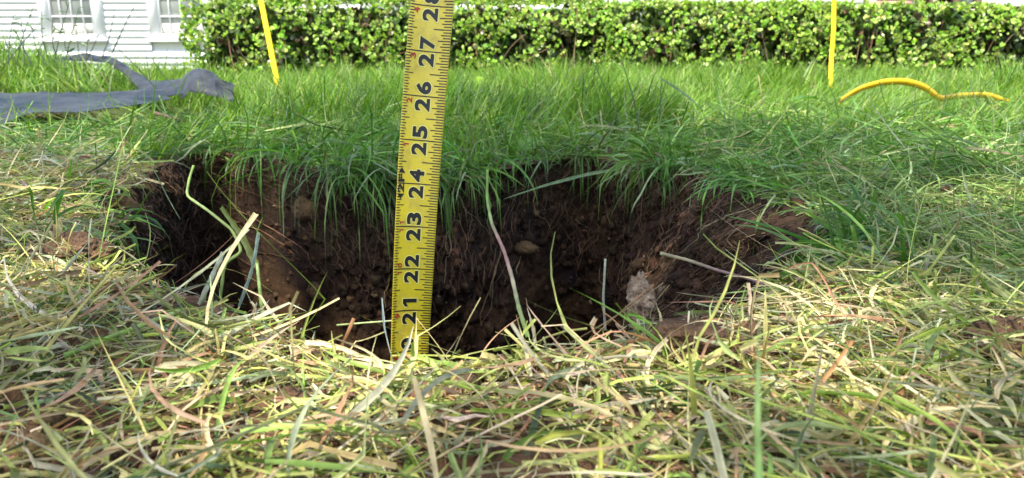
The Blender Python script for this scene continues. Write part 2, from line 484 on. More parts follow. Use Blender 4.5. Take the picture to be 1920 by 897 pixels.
# 3. tufts hanging over the rim
def hang(name, n, th0, th1, label, clumps, lmin, lmax):
    "blades grow in clumps along the rim; each clump has its own size, reach and colour"
    K = clumps
    ct = U(R(th0), R(th1), K); cw = U(0.02, 0.07, K); cl = U(0.55, 1.25, K); cn = U(0.1, 1, K) ** 1.5; ch = rng.normal(0, 0.45, K); cg = U(0.7, 1.25, K)
    if name == 'hanging_grass':                       # two big tufts behind the tape
        for k, (px_, w_, l_, m_) in enumerate([(-0.245, 0.06, 1.5, 3.2), (-0.18, 0.07, 1.35, 3.2), (-0.05, 0.06, 1.1, 1.6), (0.04, 0.05, 0.8, 1.0), (0.20, 0.03, 1.4, 0.9), (0.10, 0.025, 1.1, 0.4)]):
            g = np.linspace(R(60), R(150), 400); gx = HC[0] + rim(g) * np.cos(g)
            ct[k] = g[np.argmin(np.abs(gx - px_))]; cw[k] = w_; cl[k] = l_; cn[k] = m_; ch[k] = rng.normal(0, 0.2)
    k = rng.choice(K, n, p=cn / cn.sum())
    th = ct[k] + rng.normal(0, 1, n) * cw[k]
    rho = U(-0.004, 0.05, n)
    r = rim(th) + rho
    x, y = HC[0] + r * np.cos(th), HC[1] + r * np.sin(th)
    z = Hbase(x, y) + U(0.0, 0.010, n)
    head = th + np.pi + ch[k] + rng.normal(0, 0.6, n)
    pts = grow(np.stack([x, y, z], -1), head, rng.normal(0.35, 0.5, n), U(lmin, lmax, n) * cl[k], -np.abs(rng.normal(1.9, 0.9, n)), rng.normal(0, 0.8, n), 8, kink=0.8)
    col = palette(n, MAT_G[:4] + [(5, (0.12, 0.25, 0.045)), (2, (0.08, 0.17, 0.03)), (1.0, (0.18, 0.12, 0.06))]) * cg[k][:, None]
    me = ribbon_mesh(name, pts, U(0.0014, 0.0036, n), rng.normal(0, 0.6, n), col, M_grass, rng.normal(0, 0.8, n), 0.3, None, col * 1.1)
    return obj(name, me, None, label, 'grass', kind='stuff')
hang('hanging_grass', 850, 60, 134, 'tufts of grass drooping over the far edge of the pit', 22, 0.035, 0.105)
hang('rim_grass', 420, -30, 62, 'thin grass drooping over the right bank of the pit', 22, 0.03, 0.09)
hang('side_grass', 70, 165, 215, 'bent grass hanging over the left edge of the pit', 14, 0.03, 0.08)

# 4. standing lawn
def lawn(name, n, y0, y1, lmin, lmax, wmin, wmax, label, S=4, lean=0.0, tilt=0.42, cond=None):
    def c(x, y):
        k = (np.abs(x) < 0.7 + y * 0.80) & (rho_of(x, y) > 0.02)
        k &= U(0, 1, len(x)) < np.clip(0.65 + 0.6 * fbm(x, y, f=5, oct=2, seed=221), 0.15, 1)
        k &= ~((x < -0.70) & (x > -1.75) & (y > 1.52) & (y < 2.06 + 0.3 * (x > -1.18)) & (U(0, 1, len(x)) < 0.93))
        return k if cond is None else k & cond(x, y)
    xm = 0.7 + y1 * 0.80
    x, y = scatter(n, -xm, xm, y0, y1, c)
    z = Hbase(x, y) - 0.003
    ln = U(lmin, lmax, n) * np.clip(1 + 0.35 * fbm(x, y, f=4, oct=2, seed=231), 0.55, 1.5)
    near_film = np.clip((-0.52 - x) / 0.15, 0, 1) * np.clip((1.95 - y) / 0.2, 0, 1)
    ln = ln * (1 - 0.62 * near_film * (U(0, 1, n) < 0.95))
    flat_right = np.clip((x - 0.15) / 0.3, 0, 1) * np.clip((2.25 - y) / 0.4, 0, 1)
    ln = ln * (1 - 0.5 * flat_right * (U(0, 1, n) < 0.93))
    head = U(0, 2 * np.pi, n)
    tl = np.abs(rng.normal(0, tilt, n))
    lx = np.sin(tl) * np.cos(head) + lean * np.clip(0.5 + x, 0, 1.2); ly = np.sin(tl) * np.sin(head)
    lx = lx + 0.55 * fbm(x, y, f=4.5, oct=2, seed=241); ly = ly + 0.45 * fbm(x, y, f=4.5, oct=2, seed=251)
    head = np.arctan2(ly, lx); pitch = np.pi / 2 - np.clip(np.hypot(lx, ly), 0, 1.35)
    pts = grow(np.stack([x, y, z], -1), head, pitch, ln, -np.abs(rng.normal(0.35, 0.55, n)), rng.normal(0, 0.3, n), S, ground=False)
    col = palette(n, LAWN)
    me = ribbon_mesh(name, pts, U(wmin, wmax, n), U(0, 3.14, n), col, M_grass, rng.normal(0, 0.5, n), 0.3, None, col * 1.15)
    return obj(name, me, None, label, 'grass', kind='stuff')
lawn('short_grass', 8000, 0.95, 1.7, 0.04, 0.10, 0.0015, 0.0032, 'sparse green grass standing among the matted grass', lean=0.45, tilt=0.6)
lawn('lawn_grass', 42000, 1.45, 3.0, 0.07, 0.15, 0.0022, 0.0042, 'uncut green lawn grass between the pit and the hedge', lean=0.35)
lawn('distant_lawn_grass', 54000, 2.9, 5.05, 0.10, 0.19, 0.003, 0.0055, 'tall green grass growing up to the foot of the hedge', S=3, lean=0.15)
lawn('mound_grass', 7000, 1.8, 2.95, 0.07, 0.14, 0.003, 0.006, 'dark green grass on the low mound left of the pit', lean=0.0,
     cond=lambda x, y: gauss(x, y, -1.95, 2.40, 0.58, 0.42) > 0.25)

# ------------------------------------------------------------------ roots and crumbs of soil
rng = np.random.default_rng(21); U = rng.uniform
def tubes(name, pts, rad, col, mat, sides=3):
    n, S1, _ = pts.shape
    tan = np.gradient(pts, axis=1); tan /= np.linalg.norm(tan, axis=2, keepdims=True) + 1e-9
    ref = np.zeros_like(tan); ref[..., 0] = 0.3; ref[..., 1] = 0.9; ref[..., 2] = 0.25
    a = np.cross(tan, ref); a /= np.linalg.norm(a, axis=2, keepdims=True) + 1e-9
    b = np.cross(tan, a)
    ring = [pts + (a * math.cos(2 * math.pi * k / sides) + b * math.sin(2 * math.pi * k / sides)) * rad[..., None] for k in range(sides)]
    V = np.stack(ring, 2).reshape(-1, 3)
    i = (np.arange(n)[:, None] * S1 + np.arange(S1 - 1)[None, :]).reshape(-1) * sides
    F = np.concatenate([np.stack([i + k, i + (k + 1) % sides, i + sides + (k + 1) % sides, i + sides + k], -1) for k in range(sides)])
    if col.ndim == 2: col = np.repeat(col[:, None, :], S1, 1)
    C = np.repeat(col[:, :, None, :], sides, 2).reshape(-1, 3)
    return mesh_np(name, V, F, C, mat)

def roots(name, n, th0, th1, label, dmax, lmin, lmax, rmin, rmax, S=12, sway=0.42):
    th = U(R(th0), R(th1), n); dep = U(0.0, 1, n) ** 1.6 * dmax
    pts = np.zeros((n, S + 1, 3))
    st = U(lmin, lmax, n) / S
    off = U(0.0, 0.006, n); doff = rng.exponential(0.0009, n)
    wob = rng.normal(0, 1, n)
    for k in range(S + 1):
        p = pit_surface(th, np.clip(dep, 0, 0.5))
        rdir = np.stack([np.cos(th), np.sin(th), 0 * th], -1)
        pts[:, k] = p - rdir * off[:, None]
        wob = 0.7 * wob + rng.normal(0, 0.8, n)
        th = th + np.clip(wob, -2, 2) * st / 0.45 * sway
        dep = dep + st * U(0.35, 1.0, n)
        off = np.clip(off + doff + rng.normal(0, 0.0012, n), 0.0005, 0.03)
    rad = U(rmin, rmax, n)[:, None] * np.linspace(1, 0.35, S + 1)[None, :]
    col = palette(n, [(3, (0.12, 0.072, 0.042)), (2, (0.18, 0.11, 0.06)), (3, (0.075, 0.045, 0.026)), (0.5, (0.30, 0.21, 0.12))])
    return obj(name, tubes(name, pts, rad, col, M_root), None, label, 'roots', kind='stuff')
roots('hair_roots', 700, 40, 175, 'fine brown roots trailing down the far soil wall', 0.13, 0.03, 0.13, 0.0003, 0.0010)
roots('fibrous_roots', 520, -20, 50, 'matted fibrous roots on the right bank of the pit', 0.16, 0.012, 0.06, 0.0002, 0.0008, sway=0.8)
roots('sod_roots', 1500, 20, 178, 'dense brown root mat just under the turf of the far rim', 0.035, 0.012, 0.055, 0.00025, 0.0008, sway=0.9)
roots('rim_roots', 380, 175, 225, 'brown roots hanging from the left edge of the pit', 0.08, 0.02, 0.07, 0.0002, 0.0006)

def crumb_proto():
    bm = bmesh.new(); bmesh.ops.create_icosphere(bm, subdivisions=1, radius=1)
    V = np.array([v.co[:] for v in bm.verts]); F = np.array([[v.index for v in f.verts] for f in bm.faces]); bm.free()
    return V, F
CV, CF = crumb_proto()
def crumbs(name, pos, size, col, label):
    n = len(pos)
    js = 1 + 0.28 * rng.standard_normal((n, len(CV), 1)) 
    sc = size[:, None, None] * U(0.6, 1.2, (n, 1, 3))
    V = pos[:, None, :] + CV[None] * js * sc
    F = (CF[None] + (np.arange(n) * len(CV))[:, None, None]).reshape(-1, 3)
    me = mesh_np(name, V.reshape(-1, 3), F, np.repeat(col[:, None], len(CV), 1).reshape(-1, 3), M_soil, smooth=False)
    return obj(name, me, None, label, 'soil', kind='stuff')
n = 11000
th = U(-np.pi, np.pi, n); th = np.where(U(0, 1, n) < 0.75, U(R(-25), R(200), n), th)
dep = U(0, 0.3, n); p = pit_surface(th, dep)
p[:, :2] -= np.stack([np.cos(th), np.sin(th)], -1) * 0.001
SOILP = [(4, (0.042, 0.025, 0.014)), (2, (0.07, 0.041, 0.022)), (0.8, (0.12, 0.066, 0.032)), (0.06, (0.22, 0.15, 0.09))]
crumbs('wall_crumbs', p, np.minimum(rng.exponential(0.0019, n), 0.008) + 0.0008, palette(n, SOILP), 'crumbs of dark soil clinging to the pit wall')
n = 3500
x, y = scatter(n, -0.8, 0.8, 0.12, 0.9, lambda x, y: (rho_of(x, y) > 0.004) & (rho_of(x, y) < 0.5))
crumbs('loose_soil', np.stack([x, y, Hbase(x, y) + 0.002], -1), np.minimum(rng.exponential(0.0018, n), 0.007) + 0.0008, palette(n, [(3, (0.13, 0.075, 0.042)), (2, (0.19, 0.11, 0.06)), (1, (0.09, 0.055, 0.03))]), 'crumbs of loose brown soil between the clippings')

# ------------------------------------------------------------------ stones and clods
def rock(name, c, size, mat, label, cat, seed, sub=3, rough=0.22, group=None):
    bm = bmesh.new(); bmesh.ops.create_icosphere(bm, subdivisions=sub, radius=1)
    V = np.array([v.co[:] for v in bm.verts]); F = np.array([[v.index for v in f.verts] for f in bm.faces]); bm.free()
    d = 1 + rough * fbm(V[:, 0], V[:, 1], V[:, 2], f=1.3, oct=3, seed=seed) + 0.05 * vnoise(V[:, 0] * 7, V[:, 1] * 7, V[:, 2] * 7, seed)
    if sub > 3:
        d = d + 0.16 * (1 - 2 * np.abs(vnoise(V[:, 0] * 4, V[:, 1] * 4, V[:, 2] * 4, seed + 1))) + 0.09 * vnoise(V[:, 0] * 11, V[:, 1] * 11, V[:, 2] * 11, seed + 2)
    V = V * d[:, None] * np.array(size)
    o = obj(name, mesh_np(name, V, F, np.full((len(V), 3), 0.1) * np.array([1.35, 0.8, 0.46]), mat), None, label, cat, group)
    o.location = Vector(c)
    return o
def on_wall(px, dep_py, push=0.0):
    "point of the pit wall seen at a pixel"
    r = ray(px, dep_py); t = 0.2
    best = None
    ths = np.linspace(-np.pi, np.pi, 1440); 
    for k in range(120):
        q = np.array([0, 0, CAM_H]) + r * (0.35 + k * 0.01)
        if q[2] < -0.005 and rho_of(np.array([q[0]]), np.array([q[1]]))[0] + slope_of(math.atan2(q[1] - HC[1], q[0] - HC[0])) * -q[2] > 0 and q[1] > 0.5:
            return q - r / np.linalg.norm(r) * push
    return np.array([0, 0, CAM_H]) + r * 1.0
rock('stone', on_wall(578, 392, 0.004), (0.022, 0.014, 0.019), M_stone, 'rounded ochre stone embedded high in the far soil wall left of the tape', 'stone', 5)
rock('stone', on_wall(598, 545, 0.002), (0.017, 0.012, 0.014), M_stone, 'small brown stone low in the soil wall left of the tape', 'stone', 8)
rock('stone', on_wall(985, 465, 0.002), (0.016, 0.010, 0.009), M_stone, 'flat brown pebble in the soil wall right of the tape', 'stone', 12)
c = P(1203, 572, 0.45)
rock('root_stump', c, (0.0088, 0.0085, 0.0165), M_chalk, 'pale pinkish weathered stump of root standing on the right edge of the pit', 'root stump', 19, sub=5, rough=0.30)
rock('soil_clod', PZ(135, 475, 0.012), (0.017, 0.014, 0.012), M_soil, 'reddish brown soil clod on the left rim among the clippings', 'soil clod', 23, sub=5, rough=0.45)
rock('soil_clod', PZ(1890, 645, 0.012), (0.016, 0.014, 0.010), M_soil, 'brown soil clod at the right edge under cut grass', 'soil clod', 27, sub=5, rough=0.4)
rock('soil_clod', PZ(1300, 640, 0.012), (0.014, 0.012, 0.009), M_soil, 'brown soil clod in the clippings below the pale root stump', 'soil clod', 29, sub=5, rough=0.4)

# ------------------------------------------------------------------ tape measure
IN = 0.0254
C28, C21 = PC(811, 12, 0.4236), PC(769, 582, 0.448)
t_dir = (C28 - C21); per_in = np.linalg.norm(t_dir) / 7.0; t_dir /= np.linalg.norm(t_dir)
t_side = np.array([1.0, 0, 0]); t_side -= t_dir * t_side.dot(t_dir); t_side /= np.linalg.norm(t_side)
t_nor = np.cross(t_side, t_dir)               # towards the camera
SAG, HW = 0.0032, 0.5
AR = ((HW * per_in) ** 2 + SAG ** 2) / (2 * SAG)
def tape_pt(u, v, off=0.0):
    "u inches along, v inches across (-.5 left .. .5 right), concave face towards the camera"
    u = np.asarray(u, float); v = np.asarray(v, float)
    a = v * per_in / AR
    lx = (AR - off) * np.sin(a); ln = AR - (AR - off) * np.cos(a)
    tw = R(27) * np.clip((28 - u) / 7, -0.4, 1.6)          # twists: left edge comes nearer lower down
    sx = lx * np.cos(tw) + ln * np.sin(tw); sn = -lx * np.sin(tw) + ln * np.cos(tw)
    bow = 0.0012 * np.sin((u - 21) / 7 * np.pi)
    c = C21 + np.multiply.outer((u - 21) * per_in, t_dir)
    return c + np.multiply.outer(sx - bow, t_side) + np.multiply.outer(sn, t_nor)

tape = empty('tape_measure', tape_pt(0.3, 0.0), 'yellow steel tape measure blade standing upright in the soil pit', 'tape measure')
us = np.linspace(0.3, 33, 200); vs = np.linspace(-0.5, 0.5, 15)
UU, VV = np.meshgrid(us, vs, indexing='ij')
front = tape_pt(UU.ravel(), VV.ravel()); back = tape_pt(UU.ravel(), VV.ravel(), -0.00018)
nf = len(front); nv = len(vs); nu = len(us)
i = (np.arange(nu - 1)[:, None] * nv + np.arange(nv - 1)[None]).ravel()
F1 = np.stack([i, i + 1, i + nv + 1, i + nv], -1)
F2 = F1[:, ::-1] + nf
e = np.arange(nu - 1) * nv
E1 = np.stack([e, e + nv, e + nv + nf, e + nf], -1); e2 = e + nv - 1
E2 = np.stack([e2, e2 + nf, e2 + nv + nf, e2 + nv], -1)
child('blade', mesh_np('blade', np.concatenate([front, back]), np.concatenate([F1, F2, E1, E2]), None, M_tape), tape)

def strip(u, v0, v1, hw, off):
    n = max(2, int(abs(v1 - v0) / 0.05) + 1)
    v = np.linspace(v0, v1, n)
    a = tape_pt(np.full(n, u - hw), v, off); b = tape_pt(np.full(n, u + hw), v, off)
    k = np.arange(n - 1)
    return np.concatenate([a, b]), np.stack([k, k + 1, k + n + 1, k + n], -1)
def strips(lst):
    Vs, Fs, o = [], [], 0
    for s in lst:
        v, f = strip(*s); Vs.append(v); Fs.append(f + o); o += len(v)
    return np.concatenate(Vs), np.concatenate(Fs)
OFF = 0.00022
U0, U1 = 18, 31
ticks, inch = [], []
for k in range(U0 * 16, U1 * 16 + 1):
    u = k / 16.0
    if k % 16 == 0:
        inch.append((u, -0.5, 0.5, 0.012, OFF)); continue
    ln = 0.42 if k % 8 == 0 else 0.30 if k % 4 == 0 else 0.24 if k % 2 == 0 else 0.19
    ticks.append((u, 0.5 - ln, 0.5, 0.0115, OFF))
    ll = 0.20 if k % 8 == 0 else 0.13 if k % 2 == 0 else 0.10
    ticks.append((u, -0.5, -0.5 + ll, 0.0105, OFF))
v, f = strips(ticks); child('graduation_ticks', mesh_np('ticks', v, f, None, M_ink), tape, 'fine black ruler ticks along both edges of the blade')
for s in inch:
    v, f = strips([s]); child('inch_line', mesh_np('inch_line', v, f, None, M_ink), tape)

def glyph_mesh(text, size, bold, spacing=1.0):
    if text == '1':                                    # plain upright with a short flag
        bm = bmesh.new()
        for poly in ([(0.52, 0), (1.0, 0), (1.0, 1), (0.52, 1)], [(0.0, 0.60), (0.52, 0.74), (0.52, 1.0), (0.42, 1.0), (0.0, 0.82)]):
            bm.faces.new([bm.verts.new((x, y, 0)) for x, y in poly])
        for k in range(1, 8):
            bmesh.ops.bisect_plane(bm, geom=bm.verts[:] + bm.edges[:] + bm.faces[:], plane_co=(0, k / 8, 0), plane_no=(0, 1, 0))
        bmesh.ops.triangulate(bm, faces=bm.faces[:]); bm.verts.index_update()
        V = np.array([v.co[:] for v in bm.verts]); F = np.array([[v.index for v in f.verts] for f in bm.faces]); bm.free()
        return V[:, :2], F
    cu = bpy.data.curves.new('glyph', 'FONT'); cu.body = text; cu.size = size; cu.offset = bold
    cu.align_x = 'CENTER'; cu.align_y = 'CENTER'; cu.resolution_u = 5; cu.space_character = spacing
    o = bpy.data.objects.new('glyph', cu); COL.objects.link(o)
    dg = bpy.context.evaluated_depsgraph_get()
    me = o.evaluated_get(dg).to_mesh()
    me.calc_loop_triangles()
    bm = bmesh.new(); bm.from_mesh(me)
    ys = [v.co.y for v in bm.verts]
    for k in range(1, 8):
        bmesh.ops.bisect_plane(bm, geom=bm.verts[:] + bm.edges[:] + bm.faces[:], plane_co=(0, min(ys) + (max(ys) - min(ys)) * k / 8, 0), plane_no=(0, 1, 0))
    bmesh.ops.triangulate(bm, faces=bm.faces[:])
    bm.verts.index_update()
    V = np.array([v.co[:] for v in bm.verts]); F = np.array([[v.index for v in f.verts] for f in bm.faces])
    bm.free()
    bpy.data.objects.remove(o); bpy.data.curves.remove(cu)
    return V[:, :2], F

def printed(name, text, u, v, w, h, mat, bold, off, label=None):
    "text reads upwards along the tape: glyph x -> along, glyph y -> towards the left edge; w along, h across in inches"
    V, F = glyph_mesh(text, 1.0, bold)
    mn, mxx = V.min(0), V.max(0)
    q = (V - (mn + mxx) / 2) / (mxx - mn)
    pts = tape_pt(u + q[:, 0] * w, v - q[:, 1] * h, off)
    return child(name, mesh_np(name, pts, F, None, mat, smooth=False), tape, label)

for k in range(19, 31):
    s = str(k)
    # the two digits stand either side of the inch line
    for ch, uc in ((s[0], k - 0.19), (s[1], k + 0.19)):
        ww = 0.29 if ch != '1' else 0.19
        bd = 0.0 if ch != '1' else 0.022
        printed('numeral_outline', ch, uc, -0.03, ww + 0.045, 0.35 + 0.045, M_halo, 0.070 - bd, OFF + 0.00004)
        printed('numeral', ch, uc, -0.03, ww, 0.35, M_ink, 0.043 - bd, OFF + 0.00012)
for k in range(19, 31):
    if k == 24:
        continue
    r = k - 24 if k > 24 else k - 12
    s = str(r)
    if len(s) == 1:
        printed('foot_numeral', s, k - 0.115, -0.335, 0.13 if s != '1' else 0.07, 0.13, M_red, 0.035, OFF + 0.00008)
    else:
        for ch, uc in ((s[0], k - 0.09), (s[1], k + 0.09)):
            printed('foot_numeral', ch, uc, -0.325, 0.11 if ch != '1' else 0.055, 0.12, M_red, 0.035, OFF + 0.00008)
# the black foot mark at 24: "2F" with arrow points at both ends
printed('foot_mark', '2F', 24 + 0.0, -0.40, 0.44, 0.16, M_ink, 0.03, OFF + 0.0001, 'black two foot mark reading 2F')
tri = [tape_pt(np.array([24.24, 24.24, 24.36]), np.array([-0.49, -0.31, -0.40]), OFF + 0.0001), tape_pt(np.array([23.76, 23.76, 23.64]), np.array([-0.31, -0.49, -0.40]), OFF + 0.0001)]
child('arrow_mark', mesh_np('arrow', np.concatenate(tri), np.array([[0, 1, 2], [3, 4, 5]]), None, M_ink, smooth=False), tape)

# ------------------------------------------------------------------ single stems and blades that stand out
def smooth_path(pts, n):
    pts = np.array(pts, float)
    d = np.concatenate([[0], np.cumsum(np.linalg.norm(np.diff(pts, axis=0), axis=1))]); d /= d[-1]
    t = np.linspace(0, 1, n)
    lin = np.stack([np.interp(t, d, pts[:, k]) for k in range(3)], -1)
    for _ in range(1):
        lin[1:-1] = 0.25 * lin[:-2] + 0.5 * lin[1:-1] + 0.25 * lin[2:]
    return lin

def colpath(cols, n):
    c = np.array(cols, float); t = np.linspace(0, len(c) - 1, n)
    return np.stack([np.interp(t, np.arange(len(c)), c[:, k]) for k in range(3)], -1)

def stem(name, path, r0, r1, cols, label, cat='grass stem', group=None, n=44):
    p = smooth_path([P(*q) for q in path], n)
    rad = np.linspace(r0, r1, n) * (1 + 0.10 * np.sin(np.arange(n) * 2.1))
    me = tubes(name, p[None], rad[None], colpath(cols, n)[None], M_clip, sides=6)
    return obj(name, me, None, label, cat, group)

def blade(name, path, w, cols, label, roll=0.3, twist=0.4, fold=0.35, cat='grass blade', blunt=False, mat=None, n=16):
    p = smooth_path([P(*q) for q in path], n)
    me = ribbon_mesh(name, p[None], np.array([w]), np.array([roll]), np.array([cols[0]]), mat or M_clip, np.array([twist]), fold, np.array([blunt]), np.array([cols[-1]]))
    return obj(name, me, None, label, cat)

GRN, PGR, TAN, PNK = (0.22, 0.34, 0.07), (0.34, 0.42, 0.16), (0.50, 0.44, 0.27), (0.38, 0.22, 0.18)
stem('grass_sprig', [(990, 632, .345), (972, 575, .352), (960, 520, .36), (945, 470, .37), (922, 420, .38), (913, 375, .39), (914, 318, .395)], 0.0013, 0.0007,
     [GRN, PGR, TAN, PNK, PNK, PGR, GRN, GRN], 'kinked green stem with a pink middle rising right of the tape')
stem('grass_sprig', [(405, 625, .40), (421, 494, .41), (454, 472, .42), (436, 432, .425), (390, 395, .43), (349, 367, .44), (355, 335, .445), (363, 311, .45)], 0.0010, 0.0008,
     [GRN, (.3, .38, .1), (.3, .38, .1), PGR, GRN], 'zigzag green stem rising over the dark left end of the pit')
blade('grass_strand', [(481, 500, .415), (455, 445, .42), (414, 388, .43)], 0.0050, [(.16, .19, .05), (.13, .16, .04)], 'broad olive blade crossing the zigzag stem', roll=1.2, blunt=True)
blade('straw_stub', [(372, 572, .39), (395, 525, .40), (418, 474, .41)], 0.0042, [(.50, .46, .30), (.55, .52, .36)], 'short thick pale straw stub at the left end of the pit', roll=1.3, blunt=True, cat='straw')
blade('grass_strand', [(448, 575, .39), (470, 515, .40), (478, 480, .405), (485, 436, .41)], 0.0036, [(.30, .36, .26), (.38, .45, .34)], 'bluish grey blade standing right of the olive blade', roll=1.3, blunt=True)
stem('grass_sprig', [(500, 630, .385), (490, 570, .39), (482, 494, .40)], 0.0012, 0.0009, [PGR, GRN, PGR], 'straight light green stem under the bluish grey blade')
stem('straw_stalk', [(1238, 475, .43), (1290, 488, .425), (1345, 507, .42), (1400, 522, .415), (1448, 538, .41)], 0.0012, 0.0009,
     [(.42, .38, .2), (.4, .34, .2), (.3, .2, .17), (.24, .14, .14), (.2, .12, .12)], 'tan straw stalk with a purple end lying across the right bank', cat='straw')
blade('grass_strand', [(1640, 548, .43), (1740, 524, .44), (1830, 497, .45), (1960, 462, .46)], 0.0052, [(.12, .22, .05), (.16, .25, .07)], 'long wide dark green blade reaching in from the right edge', roll=1.0, blunt=True)
blade('grass_strand', [(1432, 1360, .125), (1428, 1100, .124), (1424, 925, .122), (1420, 800, .122), (1421, 700, .122), (1424, 585, .123)], 0.0021, [(.16, .28, .09), (.22, .30, .12)], 'blurred upright green blade standing close to the camera', roll=0.9, twist=0.2)
blade('grass_strand', [(1005, 820, .238), (1090, 846, .234), (1160, 868, .23), (1228, 886, .226)], 0.0042, [(.28, .45, .03), (.35, .38, .14)], 'bright lime green blade lying in the middle of the foreground', roll=0.9, blunt=True)
blade('grass_strand', [(1165, 316, 1.0), (1100, 327, .93), (1020, 348, .84), (943, 374, .78)], 0.0042, [(.26, .34, .14), (.32, .42, .18)], 'long green blade reaching from the far rim across the pit', roll=1.0)
blade('grass_strand', [(278, 300, .82), (295, 330, .78), (315, 372, .74), (338, 412, .71)], 0.0046, [(.24, .34, .16), (.30, .40, .24)], 'green blade hanging down from the left part of the far rim', roll=1.2)
blade('grass_strand', [(-20, 832, .245), (140, 826, .247), (300, 826, .246), (440, 836, .243)], 0.0016, [(.12, .26, .06), (.16, .3, .08)], 'thin green blade lying level across the lower left foreground', roll=0.9)
blade('grass_strand', [(382, 782, .262), (425, 808, .258), (470, 850, .25)], 0.0046, [(.36, .45, .33), (.42, .50, .36)], 'wide grey green blade in the lower left foreground', roll=0.9, blunt=True)
blade('grass_strand', [(600, 752, .27), (560, 795, .262), (505, 850, .25)], 0.0042, [(.36, .44, .32), (.33, .40, .27)], 'wide grey blade leaning towards the grey green one in the foreground', roll=1.0, blunt=True)
stem('grass_sprig', [(250, 608, .315), (280, 660, .305), (310, 738, .29)], 0.0011, 0.0010, [(.16, .17, .07), (.2, .22, .08)], 'olive stem slanting over the clippings on the left')
blade('grass_strand', [(716, 558, .335), (720, 610, .325), (735, 670, .31), (748, 738, .295)], 0.0030, [(.48, .50, .40), (.44, .46, .38)], 'pale whitish blade standing at the foot of the tape', roll=1.1)
stem('straw_stalk', [(1235, 855, .243), (1340, 790, .258), (1440, 735, .275), (1545, 690, .29)], 0.0010, 0.0008, [(.46, .46, .28), (.5, .48, .3)], 'long pale straw stalk slanting through the right foreground', cat='straw')
stem('straw_stalk', [(1690, 640, .345), (1770, 602, .355), (1862, 560, .37)], 0.0013, 0.0011, [(.44, .44, .24), (.52, .5, .34)], 'thick pale straw stalk under the wide green blade at right', cat='straw')
stem('grass_sprig', [(120, 668, .30), (215, 630, .315), (335, 584, .335)], 0.0015, 0.0012, [GRN, (.32, .44, .10), PGR], 'thick light green stem lying in the clippings at left')
blade('grass_strand', [(0, 778, .262), (100, 742, .272), (235, 708, .283)], 0.0032, [(.10, .14, .10), (.16, .20, .15)], 'dark blue green blade lying at the left edge of the foreground', roll=0.8)
blade('grass_strand', [(395, 690, .30), (398, 630, .312), (400, 545, .33)], 0.0022, [(.10, .20, .04), (.14, .26, .05)], 'upright dark green blade before the left end of the pit', roll=1.2)
stem('grass_sprig', [(1135, 620, .40), (1131, 560, .41), (1135, 486, .42)], 0.0008, 0.0007, [(.3, .3, .2), (.36, .36, .24)], 'thin greyish stem standing before the soil wall left of the root stump')
blade('grass_strand', [(1005, 655, .335), (1000, 615, .34), (988, 576, .345)], 0.0034, [(.46, .38, .24), (.5, .42, .28)], 'short tan blade beside the foot of the pink stem', roll=1.2)
stem('grass_sprig', [(632, 610, .50), (680, 606, .49), (745, 601, .475)], 0.0008, 0.0006, [PGR, (.4, .45, .25)], 'pale stem sticking out level just left of the tape foot')
blade('grass_strand', [(0, 418, .60), (80, 425, .60), (190, 452, .58)], 0.0040, [(.22, .42, .06), (.26, .46, .1)], 'bright green blade lying over the left bank', roll=0.8)
blade('grass_strand', [(1190, 720, .28), (1165, 770, .27), (1150, 840, .255)], 0.0034, [(.45, .48, .40), (.42, .46, .36)], 'pale grey blade drooping in the middle right foreground', roll=1.0)

tall = [([(1175, 272, 1.30), (1152, 200, 1.34), (1111, 115, 1.38)], 'tall thin dark stalk leaning left right of the pit middle'),
        ([(1203, 276, 1.28), (1188, 185, 1.3), (1165, 112, 1.33)], 'tall thin dark stalk beside the left leaning one'),
        ([(1235, 258, 1.35), (1238, 200, 1.36), (1240, 145, 1.37)], 'upright thin stalk with a bent leaf, third from the pit middle'),
        ([(1713, 265, 1.35), (1715, 210, 1.36), (1717, 158, 1.37)], 'lone upright dark stalk below the yellow strap'),
        ([(1850, 250, 1.4), (1830, 190, 1.42), (1815, 140, 1.45)], 'slender green stalk near the right edge of the lawn'),
        ([(1010, 205, 1.9), (955, 180, 1.95), (900, 150, 2.0)], 'slanting green stalk right of the tape against the lawn')]
for path, lab in tall:
    stem('grass_stalk', path, 0.0016, 0.0008, [(.07, .11, .03), (.09, .15, .04)], lab, cat='grass stalk', group='tall stalks beyond the pit')
blade('grass_strand', [(1240, 148, 1.37), (1275, 170, 1.36), (1312, 200, 1.35)], 0.006, [(.2, .28, .16), (.26, .34, .2)], 'grey green leaf bent to the right from the upright stalk', roll=0.9)

# broad weed leaves
def broad_leaf(c, L_, W_, head, pitch, col, label, lobes=0.0):
    n, m = 9, 5
    V = []
    for a in range(n):
        t = a / (n - 1); w = W_ * 0.5 * (math.sin(math.pi * min(1, t * 0.92 + 0.06)) ** 0.7) * (1 + lobes * math.sin(t * 14))
        for b in range(m):
            s = b / (m - 1) * 2 - 1
            V.append((t * L_, s * w, 0.16 * W_ * abs(s) - 0.25 * L_ * t * t))
    V = np.array(V)
    ch, sh, cp, sp = math.cos(head), math.sin(head), math.cos(pitch), math.sin(pitch)
    x = V[:, 0] * cp - V[:, 2] * sp; z = V[:, 0] * sp + V[:, 2] * cp
    V = np.stack([x * ch - V[:, 1] * sh, x * sh + V[:, 1] * ch, z], -1)
    F = np.array([[a * m + b, a * m + b + 1, (a + 1) * m + b + 1, (a + 1) * m + b] for a in range(n - 1) for b in range(m - 1)])
    o = obj('weed_leaf', mesh_np('weed_leaf', V, F, np.tile(col, (len(V), 1)), M_grass), None, label, 'leaf', 'broad weed leaves in the grass')
    o.location = Vector(c)
LG, MG = (0.22, 0.36, 0.03), (0.14, 0.28, 0.03)
